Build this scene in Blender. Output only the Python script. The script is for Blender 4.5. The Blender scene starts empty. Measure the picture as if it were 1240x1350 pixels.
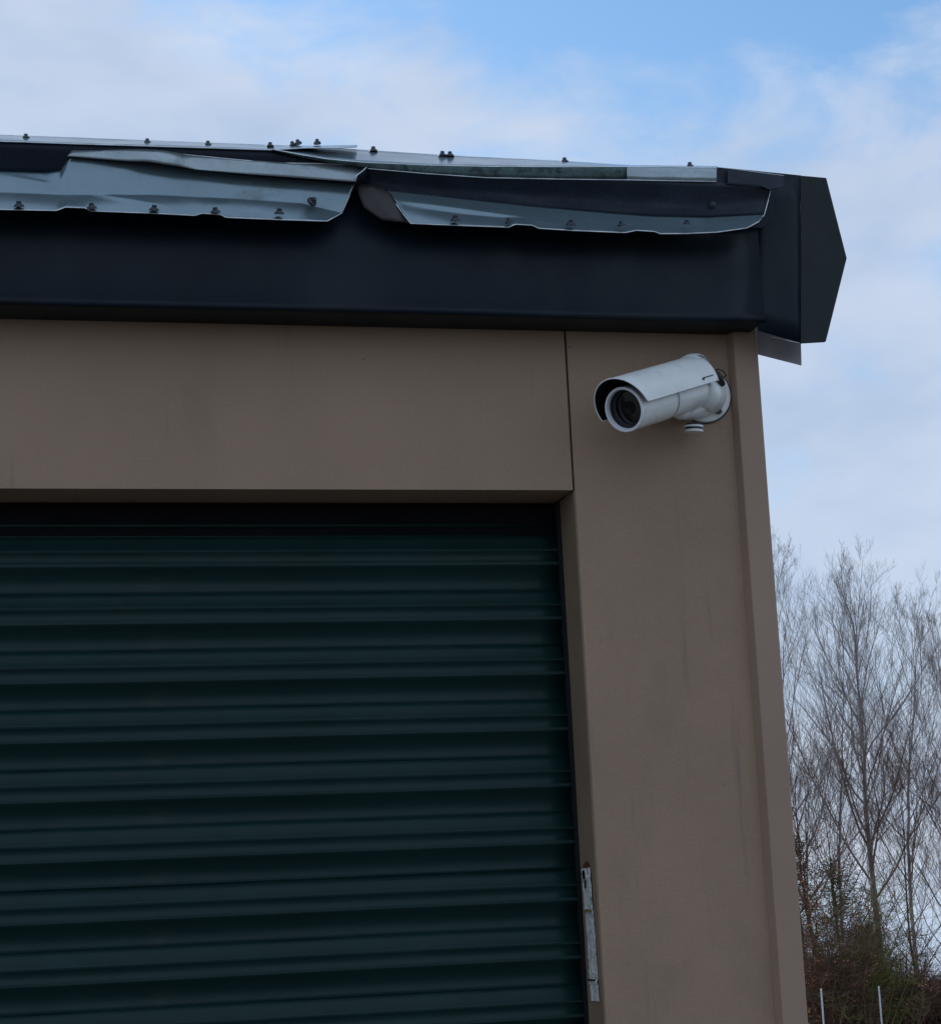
import bpy, bmesh, math, random
import numpy as np
from mathutils import Vector, Matrix, noise
random.seed(7)
S = bpy.context.scene
COL = S.collection

# ------------------------------------------------------------------ camera
PP = (620.0, 675.0); F = 2832.0
AX = Vector((11280, 5, F)).normalized()
AY = Vector((-711, 581, F)); AY = (AY - AX*AY.dot(AX)).normalized()
AZ = AX.cross(AY)
CAM = Vector((0, -3.54, 1.6))
def world_dir(v): return Vector((AX.dot(v), AY.dot(v), AZ.dot(v)))
cd = bpy.data.cameras.new('camera'); cam = bpy.data.objects.new('camera', cd); COL.objects.link(cam)
r, d, f = world_dir(Vector((1,0,0))), world_dir(Vector((0,1,0))), world_dir(Vector((0,0,1)))
M = Matrix((r, -d, -f)).transposed().to_4x4(); M.translation = CAM
cam.matrix_world = M
cd.sensor_fit = 'HORIZONTAL'; cd.sensor_width = 36; cd.lens = 36*F/1240
cd.clip_start = .05; cd.clip_end = 8000
S.camera = cam
def at(px, py, Y=0.0):
    dd = world_dir(Vector((px-PP[0], py-PP[1], F)))
    return CAM + dd*((Y-CAM.y)/dd.y)
def atx(px, py, X):
    dd = world_dir(Vector((px-PP[0], py-PP[1], F)))
    return CAM + dd*((X-CAM.x)/dd.x)

# ------------------------------------------------------------------ world and sun
SUN_EL, SUN_AZ = math.radians(32), math.radians(-35)      # behind the building, to the left
sun_dir = Vector((math.sin(SUN_AZ)*math.cos(SUN_EL), math.cos(SUN_AZ)*math.cos(SUN_EL), math.sin(SUN_EL)))
W = bpy.data.worlds.new('World'); S.world = W; W.use_nodes = True
nt = W.node_tree; nt.nodes.clear()
def N(t, **k):
    n = nt.nodes.new(t)
    for a, b in k.items(): setattr(n, a, b)
    return n
def L(a, b): nt.links.new(a, b)
out = N('ShaderNodeOutputWorld'); bg = N('ShaderNodeBackground'); bg.inputs['Strength'].default_value = .1
L(bg.outputs[0], out.inputs[0])
tc = N('ShaderNodeTexCoord')
sep = N('ShaderNodeSeparateXYZ'); L(tc.outputs['Generated'], sep.inputs[0])
mx = N('ShaderNodeMath', operation='MAXIMUM'); mx.inputs[1].default_value = .03; L(sep.outputs[2], mx.inputs[0])
cmb = N('ShaderNodeCombineXYZ'); L(sep.outputs[0], cmb.inputs[0]); L(sep.outputs[1], cmb.inputs[1]); L(mx.outputs[0], cmb.inputs[2])
sky = N('ShaderNodeTexSky', sky_type='NISHITA'); sky.sun_disc = False
sky.sun_elevation = SUN_EL; sky.sun_rotation = SUN_AZ
L(cmb.outputs[0], sky.inputs[0])
tint = N('ShaderNodeMix', data_type='RGBA', blend_type='MULTIPLY'); tint.inputs[0].default_value = 1
L(sky.outputs[0], tint.inputs[6]); tint.inputs[7].default_value = (1.12, 1.50, 1.74, 1)
def nz(scale, detail, rough, dist=0, loc=(0,0,0), sc=(1,1,1)):
    mp = N('ShaderNodeMapping'); mp.inputs['Location'].default_value = loc; mp.inputs['Scale'].default_value = sc
    L(tc.outputs['Generated'], mp.inputs[0])
    n = N('ShaderNodeTexNoise'); n.inputs['Scale'].default_value = scale; n.inputs['Detail'].default_value = detail
    n.inputs['Roughness'].default_value = rough; n.inputs['Distortion'].default_value = dist
    L(mp.outputs[0], n.inputs['Vector']); return n.outputs['Fac']
def mth(op, a, b, clamp=False):
    n = N('ShaderNodeMath', operation=op); n.use_clamp = clamp
    for i, v in enumerate((a, b)):
        if isinstance(v, (int, float)): n.inputs[i].default_value = v
        else: L(v, n.inputs[i])
    return n.outputs[0]
n1 = nz(5.0, 5, .5, .25, (3.1, .7, 1.9), (1, 1, 1.7))
n2 = nz(14.0, 6, .55, .3, (1.2, 5.2, .4), (1, 1, 1.9))
# openings in the cloud cover
def gap(px, py, r0, r1):
    g = world_dir(Vector((px-PP[0], py-PP[1], F))).normalized()
    dn = N('ShaderNodeVectorMath', operation='DISTANCE'); L(tc.outputs['Generated'], dn.inputs[0]); dn.inputs[1].default_value = g
    mr = N('ShaderNodeMapRange', interpolation_type='SMOOTHSTEP'); L(dn.outputs['Value'], mr.inputs[0])
    mr.inputs[1].default_value = r0; mr.inputs[2].default_value = r1; mr.inputs[3].default_value = 1; mr.inputs[4].default_value = 0
    return mr.outputs[0]
g = mth('ADD', gap(940, -110, .01, .175), mth('MULTIPLY', gap(470, -90, .01, .14), .7))
cl = mth('ADD', mth('MULTIPLY', n1, 1.0), mth('SUBTRACT', mth('MULTIPLY', n2, .95), .2))
cl = mth('SUBTRACT', cl, mth('MULTIPLY', g, .70))
mr = N('ShaderNodeMapRange', interpolation_type='SMOOTHSTEP'); L(cl, mr.inputs[0])
mr.inputs[1].default_value = .28; mr.inputs[2].default_value = .74; mr.inputs[3].default_value = 0; mr.inputs[4].default_value = .96
ccol = N('ShaderNodeValToRGB'); L(nz(7.0, 4, .5, .2, (7, 2, 4), (1, 1, 2.2)), ccol.inputs[0])
ccol.color_ramp.elements[0].position = .3; ccol.color_ramp.elements[0].color = (.43, .55, .75, 1)
ccol.color_ramp.elements[1].position = .72; ccol.color_ramp.elements[1].color = (.66, .735, .875, 1)
cs = N('ShaderNodeVectorMath', operation='SCALE'); L(ccol.outputs[0], cs.inputs[0]); cs.inputs['Scale'].default_value = 10.0
mixc = N('ShaderNodeMix', data_type='RGBA'); L(mr.outputs[0], mixc.inputs[0]); L(tint.outputs[2], mixc.inputs[6]); L(cs.outputs[0], mixc.inputs[7])
L(mixc.outputs[2], bg.inputs[0])

sl = bpy.data.lights.new('sun', 'SUN'); sl.energy = 1.3; sl.angle = math.radians(10); sl.color = (1, .93, .82)
so = bpy.data.objects.new('sun', sl); COL.objects.link(so); so.rotation_euler = sun_dir.to_track_quat('Z', 'Y').to_euler()
so.location = (-5, 8, 12)
S.view_settings.view_transform = 'Standard'; S.view_settings.look = 'None'
S.view_settings.exposure = 0.0; S.view_settings.gamma = 1; S.view_settings.use_curve_mapping = False

# ------------------------------------------------------------------ materials
def mat(name, col, rough=.6, metal=0, spec=.5, var=.12, vscale=6, fine=0.0, fscale=400, bump=0.0, bscale=300, bdist=.001,
        stains=None, streak=None, rvar=0.1):
    m = bpy.data.materials.new(name); m.use_nodes = True
    t = m.node_tree; b = t.nodes['Principled BSDF']
    def nn(ty, **k):
        n = t.nodes.new(ty)
        for a, v in k.items(): setattr(n, a, v)
        return n
    co = nn('ShaderNodeTexCoord'); V = co.outputs['Object']
    def noi(sc, det=4, ro=.55, vec=V, dist=0):
        n = nn('ShaderNodeTexNoise'); n.inputs['Scale'].default_value = sc; n.inputs['Detail'].default_value = det
        n.inputs['Roughness'].default_value = ro; n.inputs['Distortion'].default_value = dist; t.links.new(vec, n.inputs['Vector']); return n.outputs['Fac']
    def mul(fac, lo, hi, colin, f0=.3, f1=.7):
        r_ = nn('ShaderNodeMapRange'); t.links.new(fac, r_.inputs[0])
        r_.inputs[1].default_value = f0; r_.inputs[2].default_value = f1; r_.inputs[3].default_value = lo; r_.inputs[4].default_value = hi
        s_ = nn('ShaderNodeVectorMath', operation='SCALE'); t.links.new(colin, s_.inputs[0]); t.links.new(r_.outputs[0], s_.inputs['Scale']); return s_.outputs[0]
    rgb = nn('ShaderNodeRGB'); rgb.outputs[0].default_value = (*col, 1); c = rgb.outputs[0]
    c = mul(noi(vscale), 1-var, 1+var, c)
    if fine: c = mul(noi(fscale, 3, .7), 1-fine, 1+fine, c)
    for st in (stains or []):
        scol, ssc, lo, hi = st[:4]; sv = st[4] if len(st) > 4 else (1, 1, 1)
        mp = nn('ShaderNodeMapping'); mp.inputs['Scale'].default_value = sv; t.links.new(V, mp.inputs[0])
        r_ = nn('ShaderNodeMapRange'); t.links.new(noi(ssc, 6, .65, mp.outputs[0], .3), r_.inputs[0])
        r_.inputs[1].default_value = lo; r_.inputs[2].default_value = hi
        mi = nn('ShaderNodeMix', data_type='RGBA'); t.links.new(r_.outputs[0], mi.inputs[0]); t.links.new(c, mi.inputs[6]); mi.inputs[7].default_value = (*scol, 1)
        c = mi.outputs[2]
    t.links.new(c, b.inputs['Base Color'])
    b.inputs['Metallic'].default_value = metal; b.inputs['Specular IOR Level'].default_value = spec
    r_ = nn('ShaderNodeMapRange'); t.links.new(noi(vscale*3), r_.inputs[0]); r_.inputs[3].default_value = max(0, rough-rvar); r_.inputs[4].default_value = min(1, rough+rvar)
    t.links.new(r_.outputs[0], b.inputs['Roughness'])
    if bump:
        bn = nn('ShaderNodeBump'); bn.inputs['Strength'].default_value = bump; bn.inputs['Distance'].default_value = bdist
        t.links.new(noi(bscale, 3, .6), bn.inputs['Height']); t.links.new(bn.outputs[0], b.inputs['Normal'])
    return m
WALL = mat('taupe_wall_paint', (.322, .224, .152), .62, spec=.35, var=.07, vscale=3.5, fine=.07, fscale=260, bump=.5, bscale=240, bdist=.0012,
           stains=[((.235, .165, .125), 3.0, .54, .85, (1, 1, .6)), ((.23, .16, .125), 5, .60, .74, (4, 1, .25)), ((.345, .245, .185), 6, .62, .8, (1, 1, .8)), ((.12, .085, .065), 46, .695, .75)])
TRIM = mat('taupe_metal_trim', (.322, .223, .160), .48, spec=.45, var=.06, vscale=4, fine=.03, fscale=200, bump=.15, bscale=90, bdist=.001,
           stains=[((.08, .06, .05), 60, .76, .82)])
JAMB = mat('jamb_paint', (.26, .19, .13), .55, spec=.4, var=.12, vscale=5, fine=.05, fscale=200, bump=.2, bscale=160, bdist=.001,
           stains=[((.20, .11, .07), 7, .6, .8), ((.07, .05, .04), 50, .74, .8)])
DOOR = mat('dark_green_door_paint', (.0056, .0260, .0255), .44, spec=.22, var=.14, vscale=7, fine=.08, fscale=300, bump=.12, bscale=120, bdist=.001,
           stains=[((.03, .04, .04), 9, .60, .8, (.5, 1, 1)), ((.045, .055, .055), 55, .70, .76, (.35, 1, 3)), ((.004, .008, .008), 38, .70, .76, (1, 1, 1))])
BLACK = mat('shade_black', (.004, .004, .006), .8, spec=.15, var=.2)
GUIDE = mat('shade_dark_guide_metal', (.002, .006, .008), .55, spec=.3, var=.2)  # near-black puts the shade along the door's right edge into the guide colour
FASCIA = mat('midnight_fascia_paint', (.0015, .0085, .0160), .44, spec=.24, var=.25, vscale=5, fine=.15, fscale=180, bump=.12, bscale=26, bdist=.002,
             stains=[((.010, .022, .026), 5, .50, .8, (1, 1, .6)), ((.05, .06, .065), 70, .745, .79, (.6, 1, 1))])
CAPM = mat('cap_dark_green', (.0065, .0150, .0175), .5, spec=.3, var=.25, vscale=14, fine=.15, fscale=220, bump=.15, bscale=40, bdist=.001,
           stains=[((.018, .026, .026), 16, .6, .8)])
ROOF = mat('weathered_blue_grey_steel', (.20, .285, .33), .2, metal=.6, spec=.5, var=.12, vscale=6, fine=.05, fscale=260, bump=.12, bscale=9, bdist=.004,
           stains=[((.10, .12, .115), 14, .56, .8, (.5, 1, 1)), ((.045, .05, .045), 75, .72, .77), ((.34, .42, .46), 26, .70, .8, (.2, 1, 1.5))])
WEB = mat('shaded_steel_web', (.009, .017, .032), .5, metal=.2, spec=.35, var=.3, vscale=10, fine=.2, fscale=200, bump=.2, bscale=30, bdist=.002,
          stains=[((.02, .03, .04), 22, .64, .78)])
LIP = mat('galvanised_lip', (.32, .39, .42), .24, metal=.6, spec=.5, var=.2, vscale=9, fine=.08, fscale=200, bump=.2, bscale=14, bdist=.004,
          stains=[((.14, .19, .20), 14, .56, .74)])
GLIP = mat('green_oxidised_lip', (.060, .10, .10), .5, metal=.35, spec=.4, var=.3, vscale=40, fine=.3, fscale=180, bump=.3, bscale=40, bdist=.002,
           stains=[((.015, .035, .035), 45, .5, .62)])
RIB = mat('brown_stained_rib', (.050, .047, .048), .5, metal=.3, spec=.4, var=.2, vscale=20, fine=.1, bump=.2, bscale=30, bdist=.002)
EDGE = mat('bare_cut_edge', (.75, .82, .86), .3, metal=.8, var=.3, vscale=30)
SCREWM = mat('dark_zinc_screw', (.05, .06, .075), .38, metal=.7, var=.3, vscale=90)
RUBBER = mat('washer_rubber', (.018, .02, .028), .7, var=.3, vscale=90)
CAMW = mat('white_powder_coat', (.76, .81, .80), .24, spec=.6, var=.07, vscale=14, fine=.03, fscale=240, bump=.06, bscale=200, bdist=.0005,
           stains=[((.42, .46, .46), 22, .55, .78, (1, 1, 1.2)), ((.22, .22, .20), 110, .72, .78)])
CAMRIM = mat('bare_white_rim', (.82, .86, .9), .25, spec=.6, var=.04)
CAMIN = mat('black_shield_lining', (.003, .003, .006), .6, spec=.25, var=.2)
BEZ = mat('grey_bezel', (.035, .035, .045), .45, var=.1)
LENS = mat('dark_lens_glass', (.004, .004, .006), .05, spec=.7, var=.1, rvar=.03)
CABLE = mat('dark_cable', (.008, .009, .018), .5)
GALV = mat('crumpled_galvanised', (.80, .82, .79), .36, metal=.12, var=.3, vscale=45, fine=.15, fscale=300, bump=.8, bscale=70, bdist=.004,
           stains=[((.16, .17, .15), 60, .55, .7)])
RUST = mat('rust', (.13, .035, .018), .85, var=.4, vscale=80)
POST = mat('galvanised_post', (.70, .76, .80), .4, metal=.3, var=.2, vscale=6, stains=[((.25, .27, .28), 3, .6, .7, (1, 1, 3))])
WIRE = mat('fence_wire', (.3, .32, .33), .5, metal=.5)
BARKG = mat('pale_grey_bark', (.32, .30, .30), .85, spec=.2, var=.3, vscale=2.5)
BARKD = mat('dark_brown_bark', (.050, .042, .042), .9, spec=.2, var=.3, vscale=2)
TWIG = mat('twig_bark', (.25, .215, .21), .9, spec=.2, var=.3, vscale=1.0)
BRUSH = mat('brush_stems', (.155, .090, .066), .9, spec=.2, var=.45, vscale=.8)
OLIVE = mat('mossy_stems', (.16, .155, .055), .9, spec=.2, var=.4, vscale=.8)
NEED = mat('evergreen_needles', (.050, .062, .028), .8, spec=.2, var=.5, vscale=.9, stains=[((.06, .06, .02), 1.2, .6, .75)])
DRY = mat('dry_orange_leaves', (.50, .21, .09), .8, spec=.2, var=.35, vscale=3)
GROUNDM = mat('winter_grass_ground', (.075, .068, .038), .95, spec=.1, var=.3, vscale=.3, fine=.3, fscale=8, bump=.5, bscale=4, bdist=.05)
ASPH = mat('concrete', (.17, .155, .14), .9, spec=.2, var=.2, vscale=1.2, fine=.3, fscale=90, bump=.6, bscale=120, bdist=.004)

# ------------------------------------------------------------------ helpers
def tag(o, label=None, cat=None, group=None, kind=None):
    if label: o['label'] = label
    if cat: o['category'] = cat
    if group: o['group'] = group
    if kind: o['kind'] = kind
    return o
def empty(name, loc=(0,0,0)):
    o = bpy.data.objects.new(name, None); COL.objects.link(o); o.location = loc; o.empty_display_size = .1
    return o
def link(name, me, m, parent=None, smooth=False):
    o = bpy.data.objects.new(name, me); COL.objects.link(o)
    if m: me.materials.append(m)
    if smooth:
        me.polygons.foreach_set('use_smooth', [True]*len(me.polygons))
    if parent:
        o.parent = parent
        # vertices are authored in world space: keep them there
        pw = Matrix.Translation(parent.location) if parent.parent is None else Matrix.Translation(parent.parent.location)
        if parent.parent is None: o.matrix_parent_inverse = pw.inverted() if parent.type == 'EMPTY' else Matrix()
    return o
def mesh(name, vs, fs, m, parent=None, smooth=False):
    me = bpy.data.meshes.new(name); me.from_pydata([tuple(v) for v in vs], [], fs); me.update()
    return link(name, me, m, parent, smooth)
def box(name, x0, x1, y0, y1, z0, z1, m, parent=None, bev=0.0):
    bm = bmesh.new(); bmesh.ops.create_cube(bm, size=1)
    for v in bm.verts:
        v.co = Vector(((x0+x1)/2+v.co.x*(x1-x0), (y0+y1)/2+v.co.y*(y1-y0), (z0+z1)/2+v.co.z*(z1-z0)))
    if bev: bmesh.ops.bevel(bm, geom=bm.edges[:], offset=bev, segments=2, affect='EDGES')
    me = bpy.data.meshes.new(name); bm.to_mesh(me); bm.free()
    return link(name, me, m, parent)
def bmobj(name, bm, m, parent=None, smooth=False):
    me = bpy.data.meshes.new(name); bmesh.ops.recalc_face_normals(bm, faces=bm.faces[:]); bm.to_mesh(me); bm.free()
    return link(name, me, m, parent, smooth)
def solidify(o, t):
    md = o.modifiers.new('s', 'SOLIDIFY'); md.thickness = t; md.offset = 0; return o
def resample(pl, n):
    P = [Vector(p) for p in pl]; Ls = [0]
    for a, b in zip(P, P[1:]): Ls.append(Ls[-1]+(b-a).length)
    res = []; j = 0
    for i in range(n):
        s = Ls[-1]*i/(n-1)
        while j < len(P)-2 and Ls[j+1] < s: j += 1
        t = (s-Ls[j])/max(1e-9, Ls[j+1]-Ls[j]); res.append(P[j].lerp(P[j+1], min(1, max(0, t))))
    return res
def loft(name, rows, n, sub, m, parent, thick=.0012, dent=.0, dsc=9, smooth=True, edge_rows=(), seed=0):
    """rows: polylines of (px,py,Y) seen in the photograph; lofted as a bent metal sheet with real depth"""
    R = [resample([at(*p) for p in row], n) for row in rows]
    G = []
    for a, b in zip(R, R[1:]):
        for k in range(sub): G.append([p.lerp(q, k/sub) for p, q in zip(a, b)])
    G.append(R[-1])
    vs = []
    for i, row in enumerate(G):
        w = math.sin(math.pi*i/(len(G)-1))
        for p in row:
            dy = dent*(.4+w)*(noise.noise(Vector((p.x*dsc, seed, p.z*dsc*2)))+.5*noise.noise(Vector((p.x*dsc*2.7, seed+5, p.z*dsc*4))))
            vs.append(p+Vector((0, dy, 0)))
    k = len(G); fs = [(i*n+j, i*n+j+1, (i+1)*n+j+1, (i+1)*n+j) for i in range(k-1) for j in range(n-1)]
    o = mesh(name, vs, fs, m, parent, smooth); solidify(o, thick)
    for e in edge_rows:
        pts = [vs[e*n+j] if e >= 0 else vs[(k-1)*n+j] for j in range(n)]
        tube('cut_edge', pts, .0011, EDGE, o)
    return o
def tube_data(pts, rad, sides=6):
    vs = []; fs = []
    up0 = None
    for i, p in enumerate(pts):
        a = pts[max(0, i-1)]; b = pts[min(len(pts)-1, i+1)]; t = (b-a).normalized()
        if up0 is None: up0 = t.orthogonal().normalized()
        u = (up0 - t*up0.dot(t)).normalized(); v = t.cross(u); up0 = u
        rr = rad[i] if isinstance(rad, (list, tuple)) else rad
        for k in range(sides):
            an = 2*math.pi*k/sides; vs.append(p+u*rr*math.cos(an)+v*rr*math.sin(an))
    for i in range(len(pts)-1):
        for k in range(sides):
            fs.append((i*sides+k, i*sides+(k+1)%sides, (i+1)*sides+(k+1)%sides, (i+1)*sides+k))
    fs.append(tuple(range(sides))[::-1]); fs.append(tuple((len(pts)-1)*sides+k for k in range(sides)))
    return vs, fs
def tube(name, pts, rad, m, parent=None, sides=6):
    vs, fs = tube_data([Vector(p) for p in pts], rad, sides); return mesh(name, vs, fs, m, parent, True)
def lathe(name, prof, Mx, m, parent, seg=48, arc=None, smooth=True, thick=0):
    """prof: (radius, axial) along local x axis of Mx"""
    vs = []; fs = []; a0, a1 = arc or (0, 2*math.pi); closed = arc is None
    nseg = seg if closed else seg+1
    for (rr, ax) in prof:
        for k in range(nseg):
            an = a0+(a1-a0)*k/seg; vs.append(Mx @ Vector((ax, rr*math.cos(an), rr*math.sin(an))))
    for i in range(len(prof)-1):
        for k in range(seg):
            fs.append((i*nseg+k, i*nseg+(k+1) % nseg, (i+1)*nseg+(k+1) % nseg, (i+1)*nseg+k))
    o = mesh(name, vs, fs, m, parent, smooth)
    if thick: solidify(o, thick)
    if smooth:
        bpy.context.view_layer.objects.active = o
    return o
def sharp(o, ang=35):
    me = o.data
    bm = bmesh.new(); bm.from_mesh(me); bmesh.ops.remove_doubles(bm, verts=bm.verts[:], dist=1e-6)
    bmesh.ops.recalc_face_normals(bm, faces=bm.faces[:])
    for e in bm.edges:
        if len(e.link_faces) == 2 and e.calc_face_angle(0) > math.radians(ang): e.smooth = False
    bm.to_mesh(me); bm.free(); return o

# ------------------------------------------------------------------ ground
def ground_z(x, y):
    s = min(1, max(0, (y-14)/45)); s = s*s*(3-2*s)
    z = -.02 - 4.3*s
    if y > 112: z -= (y-112)*.036
    return z
gx = [-3000, -1500, -700, -300, -120, -60, -30, -15, -6, 0, 6, 12, 18, 24, 30, 36, 42, 48, 54, 60, 70, 90, 130, 200, 400, 900, 1800, 3000]
gy = [-1500, -600, -250, -100, -50, -25, -12, -4, 2, 8, 14, 20, 26, 32, 38, 44, 50, 56, 62, 70, 78, 86, 94, 102, 112, 125, 150, 220, 400, 800, 1500, 3000]
vs = [(x, y, ground_z(x, y)+(.10*noise.noise(Vector((x*.13, y*.13, 0))) if y > 25 else 0)) for y in gy for x in gx]
fs = [(j*len(gx)+i, j*len(gx)+i+1, (j+1)*len(gx)+i+1, (j+1)*len(gx)+i) for j in range(len(gy)-1) for i in range(len(gx)-1)]
tag(mesh('ground', vs, fs, GROUNDM, smooth=True), kind='structure')
tag(box('pavement', -30, 22, -26, 11, -.25, 0, ASPH), kind='structure')

# ------------------------------------------------------------------ building
XL = -4.0; XS = 1.095; XC = 1.452; ZH = 2.344;  ZF = 2.632; YF = -.088; XF = at(1004.5, 380, -.088).x; DEP = .084; XD = -1.60
B = empty('storage_building', (1.45, 0, 0))
tag(B, 'taupe storage unit building with dark fascia and bent steel roof edge', 'building')
# front wall pieces
def panel(name, x0, x1, z0, z1, y0, y1, label=None, m=WALL, bev=.0006):
    o = box(name, x0, x1, y0, y1, z0, z1, m, B, bev)
    if label: o['label'] = label
    return o
header = panel('header_panel', XD-.30, XS-.0015, ZH, 2.70, 0, DEP+.06, bev=.0002)
pier = panel('pier_panel', XS+.0022, 1.409, 0, 2.70, -.001, .0635)
panel('jamb_panel', XS+.0002, XS+.06, 0, ZH-.001, .0012, DEP+.03, m=JAMB)
panel('pier_panel', XD-.30, XD, 0, ZH-.0015, 0, DEP+.06)
panel('front_wall_panel', XL, XD-.3025, 0, 2.70, 0, .14)
panel('side_wall_panel', 1.395, XC-.006, .065, 9.0, 0, 2.70) if False else box('side_wall_panel', 1.30, XC-.006, .066, 9.0, 0, 2.72, WALL, B)
box('side_wall_panel', XL, XL+.12, .142, 9.0, 0, 2.72, WALL, B)
box('rear_wall_panel', XL, XC-.006, 9.002, 9.12, 0, 2.95, WALL, B)
# folded corner trim, standing proud of the pier with a slanted return
prof = [(1.400, -.0015), (1.4060, -.0195), (1.4075, -.0205), (XC-.002, -.0205), (XC, -.0185), (XC, .075)]
vs = []; nz_ = 24
for k in range(nz_+1):
    z = 2.70*k/nz_
    for (x, y) in prof: vs.append((x + .0010*noise.noise(Vector((0, 0, z*2.3))) , y+.0008*noise.noise(Vector((3, x*9, z*2))), z))
fs = [(k*6+i, k*6+i+1, (k+1)*6+i+1, (k+1)*6+i) for k in range(nz_) for i in range(5)]
ct = mesh('corner_trim', vs, fs, TRIM, B)

# roof structure behind the damaged edge
box('soffit', XL-.1, XF-.002, YF+.003, -.002, ZF+.001, ZF+.006, FASCIA, B)
fa = []
zt = at(500, 243, YF).z
# fascia: a slightly wavy folded sheet
n = 90; prof = [(-.0, ZF), (-.004, ZF+.003), (-.004, ZF+.012), (.0, ZF+.016), (.001, ZF+.10), (.0, zt)]
vs = []
for j in range(n+1):
    x = XL-.1+(XF-(XL-.1))*j/n
    for (dy, z) in prof:
        vs.append((x, YF+dy+.0022*noise.noise(Vector((x*2.1, 1, z*7))), z+.0012*noise.noise(Vector((x*3, 8, 0)))))
k = len(prof); fs = [(j*k+i, (j+1)*k+i, (j+1)*k+i+1, j*k+i+1) for j in range(n) for i in range(k-1)]
fas = mesh('fascia', vs, fs, FASCIA, B, True); solidify(fas, .0012)
# end piece of the fascia and rake cap with its pointed outline
e0 = [(990, 236, YF+.003), (994, 331, YF+.003), (999, 436, YF+.003)]
e1 = [(1054, 232, YF-.012), (1055, 340, YF-.012), (1055.3, 452, YF-.012)]
ep = loft('fascia_end_piece', [e0, e1], 8, 4, FASCIA, B, .0012, .001)
cap_px = [(1055, 231), (1089, 234), (1116, 340), (1088.5, 450), (1055.5, 452)]
fr = [at(x, y, YF-.0135) for x, y in cap_px]
bm = bmesh.new(); v1 = [bm.verts.new(p) for p in fr]; v2 = [bm.verts.new(p+Vector((0, .006, 0))) for p in fr]
bm.faces.new(v1); bm.faces.new(v2[::-1])
for i in range(5): bm.faces.new((v1[i], v1[(i+1) % 5], v2[(i+1) % 5], v2[i]))
bmesh.ops.recalc_face_normals(bm, faces=bm.faces[:])
bmesh.ops.bevel(bm, geom=bm.edges[:], offset=.0008, segments=1, affect='EDGES')
bmobj('rake_end_cap', bm, CAPM, B)
box('rake_trim', 1.36, XC-.010, -.05, 9.12, 2.722, 2.80, CAPM, B)
# brown flashing sticking out past the corner below the cap
fl = [at(989.2, 428, -.004), at(1055.2, 446, -.018), at(1056.3, 481.5, -.018), at(993.0, 465.5, -.004)]
bm = bmesh.new(); v1 = [bm.verts.new(p) for p in fl]; v2 = [bm.verts.new(p+Vector((0, .0016, 0))) for p in fl]
bm.faces.new(v1); bm.faces.new(v2[::-1])
for i in range(4): bm.faces.new((v1[i], v1[(i+1) % 4], v2[(i+1) % 4], v2[i]))
fo = bmobj('corner_flashing', bm, mat('grey_flashing', (.36, .34, .36), .4, metal=.2, var=.2, vscale=9), B); fo['label'] = 'grey flashing tab sticking out past the corner'
tube('cut_edge', [at(1010, 442.6, -.0085), at(1030, 447, -.0125), at(1054, 452.4, -.0175)], .0009, EDGE, fo)

# ---- roof sheets at the damaged eave
YB, YT = -.150, -.104
lowL0 = [(-60, 273, YB), (0, 276, YB), (74, 277.5, YB), (86, 273, YB+.003), (112, 274, YB+.003), (120, 278, YB), (200, 281, YB), (257, 284, YB),
         (266, 281, YB+.003), (291, 283, YB+.003), (298, 286.5, YB), (370, 289.5, YB), (431, 291.5, YB)]
lowLm = [(-60, 250, YB+.03), (0, 253, YB+.03), (75, 256, YB+.03), (200, 256, YB+.03), (320, 262, YB+.03), (400, 268, YB+.03), (450, 281, YB+.03)]
lowL1 = [(-60, 222, YT), (0, 226, YT), (60, 228, YT), (80, 225, YT-.003), (92, 207, YT-.012), (110, 207, YT-.012), (196, 215.5, YT-.008), (258, 223, YT-.008), (320, 230, YT-.008), (400, 236.5, YT-.008), (467, 242, YT-.006)]
def xr(pl, n):
    """resample by picture column so neighbouring rows stay aligned"""
    x0, x1 = pl[0][0], pl[-1][0]; res = []
    for i in range(n):
        x = x0+(x1-x0)*i/(n-1)
        for a, b in zip(pl, pl[1:]):
            if a[0]-1e-6 <= x <= b[0]+1e-6:
                t = (x-a[0])/max(1e-9, b[0]-a[0]); res.append(tuple(p+(q-p)*t for p, q in zip(a, b))); break
    return res
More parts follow.
